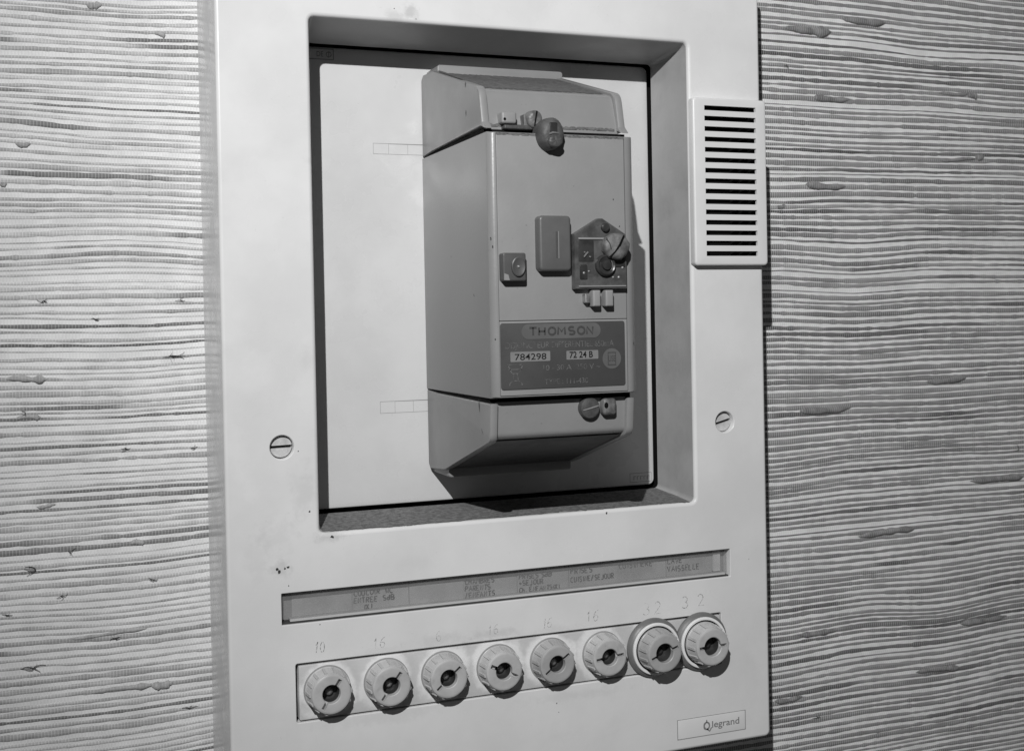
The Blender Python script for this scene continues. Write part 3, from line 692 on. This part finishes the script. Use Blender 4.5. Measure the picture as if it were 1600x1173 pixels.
dust_sheet('dust_line', .0985, .1526, lambda t: (-.0429-.0002, .0996+t*.0012), .5, 'dust2', ucov, rows=2)
# cracks and small nicks on the left side
for (px, py), (qx, qy), w in (((727, 128), (727, 137), .0005), ((728, 172), (728, 182), .0005), ((748, 623), (749.5, 644), .0006), ((752, 669), (755, 679), .0003), ((740, 459), (741, 464), .0003), ((704.5, 400), (705, 402), .0003)):
    def atx(px, py, X=BX0-.00006):
        d = (px-800-CX)/FPX*CR-(py-586.5-CY)/FPX*CU+CW; return CP+(X-CP[0])/d[0]*d
    a = atx(px, py); b = atx(qx, qy); bm = bmesh.new()
    mid = (a+b)/2
    v = [bm.verts.new(p) for p in ((a[0], a[1]-w*.3, a[2]), (a[0], mid[1]-w, mid[2]), (a[0], b[1]-w*.2, b[2]), (a[0], b[1]+w*.2, b[2]), (a[0], mid[1]+w, mid[2]), (a[0], a[1]+w*.3, a[2]))]; bm.faces.new(v)
    part('nick', bm, 'chip', body)
for px, py in ((770, 385), (767, 372), (774, 530), (958, 312), (968, 354), (990, 536)):
    p = wp(px, py, FY-.0001); bm = bmesh.new(); s = .0003
    bm.faces.new([bm.verts.new((p[0]+s*random.uniform(.5, 1.2)*math.cos(a), p[1] if p[0] > .0978 else -.0514, p[2]+s*1.5*random.uniform(.5, 1.2)*math.sin(a))) for a in np.linspace(0, 5.3, 6)])
    part('nick', bm, 'chip', face)
# nameplate
bm = bmesh.new(); slab(bm, .0980, .1512, -.0030, .0227, FY-.00035, FY, .0010, .0001); NP = part('nameplate', bm, 'name', brk, label='dark worn maker plate'); NY = FY-.0005
bm = bmesh.new(); bm.faces.new(ring(bm, rr(.1067, .1405, .0163, .0222, .0029, 8), NY)); part('maker_cartouche', bm, 'namelight', NP)
bm = bmesh.new(); xx = .1100
for ch in 'THOMSON':
    for st in SF[ch]: ribbon(bm, [(xx+p[0]*.0050, .01785+p[1]*.0029) for p in st], NY-.0001, .00078, 0)
    xx += .0040+(.0005 if ch == 'M' else 0)
part('maker_lettering', bm, 'name', NP, weld=False)
bm = lettering('DISJONCTEUR DIFFERENTIEL 650mA', .1000, .1462, .0128, .0024, NY, .004); part('print_line', bm, 'print_dim', NP)
for x0, x1, z0, z1, t, a, b in ((.1019, .1186, .0077, .0116, '784298', .1037, .1169), (.1255, .1393, .0079, .0114, '72 24 B', .1268, .1369)):
    bm = bmesh.new(); bm.faces.new(ring(bm, rr(x0, x1, z0, z1, .0003, 2), NY)); bx_ = part('number_box', bm, 'namebox', NP)
    bm = lettering(t, a, b, z0+.0007, .0024, NY-.0001, .018 if t[2] == ' ' else .004); part('number_lettering', bm, 'black_ink', bx_)
bm = lettering('10 - 30 A  250 V ~', .1156, .1401, .0040, .0021, NY, .004); part('print_line', bm, 'print_dim', NP)
bm = lettering('TYPE : 111-430', .1160, .1347, -.0014, .0020, NY, .006); part('print_line', bm, 'print_dim', NP)
bm = bmesh.new(); bm.faces.new(ring(bm, circ(.1452, .0078, .0041, 28), NY)); em = part('approval_mark', bm, 'namelight', NP)
bm = lettering('USE', .1437, .1467, .0068, .0022, NY-.0001, .0); part('approval_lettering', bm, 'name', em)
bm = bmesh.new(); outline(bm, .1434, .1470, .0052, .0104, NY-.0001, .0003); part('approval_frame', bm, 'name', em)
bm = bmesh.new()
for pts in ([(.1006, .0066), (.1070, .0066)], [(.1010, .0048), (.1066, .0048)], [(.1026, .0032), (.1052, .0032)], [(.1032, .0030), (.1030, .0004)], [(.1046, .0030), (.1050, .0004)], arc(.1040, -.0012, .0026, .0016, 190, -10), [(.1008, .0066), (.1024, .0034)], [(.1070, .0066), (.1056, .0034)]):
    ribbon(bm, pts, NY, .00045)
part('worn_emblem', bm, 'print_dim', NP)
# switch lever
bm = bmesh.new(); slab(bm, .1133, .1268, .0425, .0640, FY-.0045, FY, .0016, .0011, 4, 5); lev = part('lever', bm, 'lever', brk, label='dark rectangular switch lever with a slit')
bm = bmesh.new(); box(bm, .1201, .1211, FY-.00458, FY-.0040, .0476, .0578); part('lever_slit', bm, 'button', lev)
bm = bmesh.new(); box(bm, .1211, .1214, FY-.0047, FY-.0040, .0474, .0579); part('slit_edge', bm, 'breaker', lev)
# test button
bm = bmesh.new(); slab(bm, .0982, .1077, .0388, .0496, FY-.0042, FY, .0008, .0006); btn = part('test_button', bm, 'button', brk)
bm = bmesh.new(); lathe(bm, [(.0029, FY-.0040), (.0028, FY-.0050), (.0025, FY-.0052), (.0017, FY-.0049), (.0004, FY-.0047)], .1043, .0443, 28, 1, 1.35); part('button_cap', bm, 'button', btn)
bm = bmesh.new(); lathe(bm, [(.0005, FY-.0046), (.0004, FY-.0051), (.0001, FY-.0052)], .1043, .0443, 12); part('button_pip', bm, 'bright', btn)
bm = bmesh.new(); bm.faces.new([bm.verts.new((x, FY-.00425, z)) for x, z in ((.0985, .0392), (.1008, .0391), (.1003, .0412), (.0986, .0418))]); part('scraped_corner', bm, 'brkface', btn)
# sensitivity selector under its sealed cover
bm = bmesh.new(); hp = [(.1285, .0355), (.1512, .0355), (.1512, .0570), (.1410, .0632), (.1392, .0632), (.1285, .0570)]
a = ring(bm, hp, FY); c1 = [(x+(.1398-x)*.02, z+(.046-z)*.02) for x, z in hp]; b = ring(bm, hp, FY-.0028); bridge(bm, a, b); c2 = ring(bm, c1, FY-.0033); bridge(bm, b, c2); bm.faces.new(c2)
sel = part('selector_cover', bm, 'selector', brk, label='grimy house-shaped selector cover'); SY = FY-.0033
bm = bmesh.new(); slab(bm, .1302, .1368, .0462, .0545, SY-.0002, SY+.0001, .0005, .0001); win = part('selector_window', bm, 'seldark', sel)
bm = bmesh.new(); slab(bm, .1302, .1500, .0548, .0556, SY-.0006, SY, .0003, .0002); part('ridge', bm, 'cover', sel)
bm = bmesh.new(); slab(bm, .1300, .1506, .0362, .0368, SY-.0006, SY, .0003, .0002); part('ridge', bm, 'cover', sel)
bm = bmesh.new(); slab(bm, .1306, .1338, .0392, .0450, SY-.0003, SY, .0005, .0001); part('selector_window', bm, 'seldark', sel)
bm = bmesh.new(); slab(bm, .1440, .1505, .0440, .0500, SY-.0003, SY, .0005, .0001); part('selector_window', bm, 'seldark', sel)
bm = bmesh.new(); ribbon(bm, [(.1322, .0480), (.1332, .0492), (.1340, .0500)], SY-.0008, .0006); ribbon(bm, [(.1322, .0499), (.1328, .0499)], SY-.0008, .0006); ribbon(bm, [(.1344, .0482), (.1352, .0480)], SY-.0008, .0005); part('terminal_glint', bm, 'bright', win)
for x, z, r in ((.1323, .0418, .0004), (.1345, .0424, .0003), (.1475, .0400, .0004), (.1450, .0400, .0003), (.1492, .0438, .0004)):
    bm = bmesh.new(); lathe(bm, [(r*1.3, SY), (r*1.1, SY-.0003), (r*.3, SY-.0005)], x, z, 12); part('terminal', bm, 'termdull', sel)
bm = bmesh.new(); lathe(bm, [(.0043, SY), (.0042, SY-.0015), (.0036, SY-.0022), (.0030, SY-.0018), (.0020, SY-.0016), (.0018, SY-.0026), (.0004, SY-.0028)], .1414, .0447, 32); kn = part('selector_knob', bm, 'seldark', sel)
bm = bmesh.new(); ribbon(bm, arc(.1414, .0447, .0023, .0026, -50, 50), SY-.0025, .0004); part('knob_glint', bm, 'steel', kn)
def lump(name, cx, cz, y0, y1, rx, rz, mat, parent, rough=.10, n=26, lab=None):
    bm = bmesh.new(); prof = [(1.0, y0), (1.04, y0+(y1-y0)*.45), (.96, y0+(y1-y0)*.8), (.82, y0+(y1-y0)*.95), (.5, y1), (.1, y1)]
    j = [1+random.uniform(-rough, rough)*.7 for _ in range(n)]
    prev = None
    for r, y in prof:
        cur = [bm.verts.new((cx+rx*r*j[i]*math.cos(2*math.pi*i/n), y+random.uniform(-.00015, .00015), cz+rz*r*j[i]*math.sin(2*math.pi*i/n))) for i in range(n)]
        if prev: bridge(bm, prev, cur)
        prev = cur
    bm.faces.new(prev)
    return part(name, bm, mat, parent, label=lab, angle=50)
bm = bmesh.new(); lathe(bm, [(.0017, SY), (.0017, SY-.0012), (.0012, SY-.0016), (.0003, SY-.0016)], .1417, .0596, 18); part('cover_screw', bm, 'seldark', sel)
ls = lump('lead_seal', .1455, .0520, SY-.0005, SY-.0042, .0056, .0052, 'seal_l', sel, .07, lab='round lead seal split by a groove')
bm = bmesh.new(); ribbon(bm, [(.1415, .0476), (.1440, .0498), (.1462, .0526), (.1480, .0562)], SY-.0044, .00075); part('seal_groove', bm, 'black', ls)
bm = bmesh.new(); ribbon(bm, [(.1402, .0555), (.1418, .0530), (.1424, .0508)], SY-.00435, .0005); part('seal_crease', bm, 'seal', ls)
# two terminal posts under the selector
for x0, x1 in ((.1358, .1392), (.1413, .1448)):
    bm = bmesh.new(); slab(bm, x0, x1, .0285, .0350, FY-.0042, FY, .0005, .0007); part('post', bm, 'brkface', brk)
bm = bmesh.new(); slab(bm, .1330, .1350, .0300, .0336, FY-.0030, FY, .0003, .0003); part('post_clip', bm, 'steel', brk)
# sealing screws on the upper cover
UY = -.0430
bm = bmesh.new(); slab(bm, .1022, .1085, .1004, .1050, UY-.0040, UY+.001, .0009, .0009); blk = part('seal_block', bm, 'brkface', ucov)
bm = bmesh.new(); lathe(bm, [(.0006, UY-.00405), (.0001, UY-.0041)], .1034, .1020, 12); part('wire_hole', bm, 'black', blk)
bm = bmesh.new(); slab(bm, .1118, .1150, .0995, .1045, UY-.0030, UY+.001, .0006, .0006); part('seal_block', bm, 'seal_l', ucov)
bm = bmesh.new(); slab(bm, .1035, .1158, .0984, .1000, UY-.0034, UY+.001, .0004, .0004); part('seal_wax', bm, 'seal', ucov)
d1 = lump('cover_screw', .1160, .1024, UY, UY-.0052, .0033, .0036, 'seal_l', ucov, .05)
bm = bmesh.new(); ribbon(bm, [(.1153, .0995), (.1164, .1055)], UY-.0055, .0006); part('screw_slot', bm, 'black', d1)
d2 = lump('wax_seal', .1197, .0957, FY+.004, FY-.0056, .0052, .0064, 'seal', brk, .05, lab='large oval wax seal below the upper screws')
bm = bmesh.new(); slab(bm, .1180, .1212, .0960, .0998, FY-.0058, FY-.004, .0004, .0002); part('seal_notch', bm, 'seldark', d2)
bm = bmesh.new(); ribbon(bm, [(.1176, .0952), (.1190, .0958), (.1216, .0957)], FY-.0060, .0007); part('seal_ridge', bm, 'seal_l', d2)
lump('seal_lobe', .1202, .0926, FY-.004, FY-.0064, .0031, .0024, 'seal', d2, .05)
# lower screw and drilled post
LY = -.0460
d3 = bmesh.new(); lathe(d3, [(.0043, LY+.001), (.0043, LY-.0018), (.0040, LY-.0024), (.0030, LY-.0027), (.0003, LY-.0028)], .1371, -.0117, 32)
d3 = part('cover_screw', d3, 'seal', lcov)
bm = bmesh.new(); ribbon(bm, [(.1337, -.0125), (.1372, -.0117), (.1405, -.0109)], LY-.0030, .0005); part('screw_slot', bm, 'brkface', d3)
bm = bmesh.new(); slab(bm, .1425, .1485, -.0150, -.0082, LY-.0032, LY+.001, .0014, .0012); po = part('drilled_post', bm, 'seal_l', lcov)
bm = bmesh.new(); lathe(bm, [(.0009, LY-.0034), (.0001, LY-.0035)], .1437, -.0109, 16, 1, 1.3); part('wire_hole', bm, 'black', po)
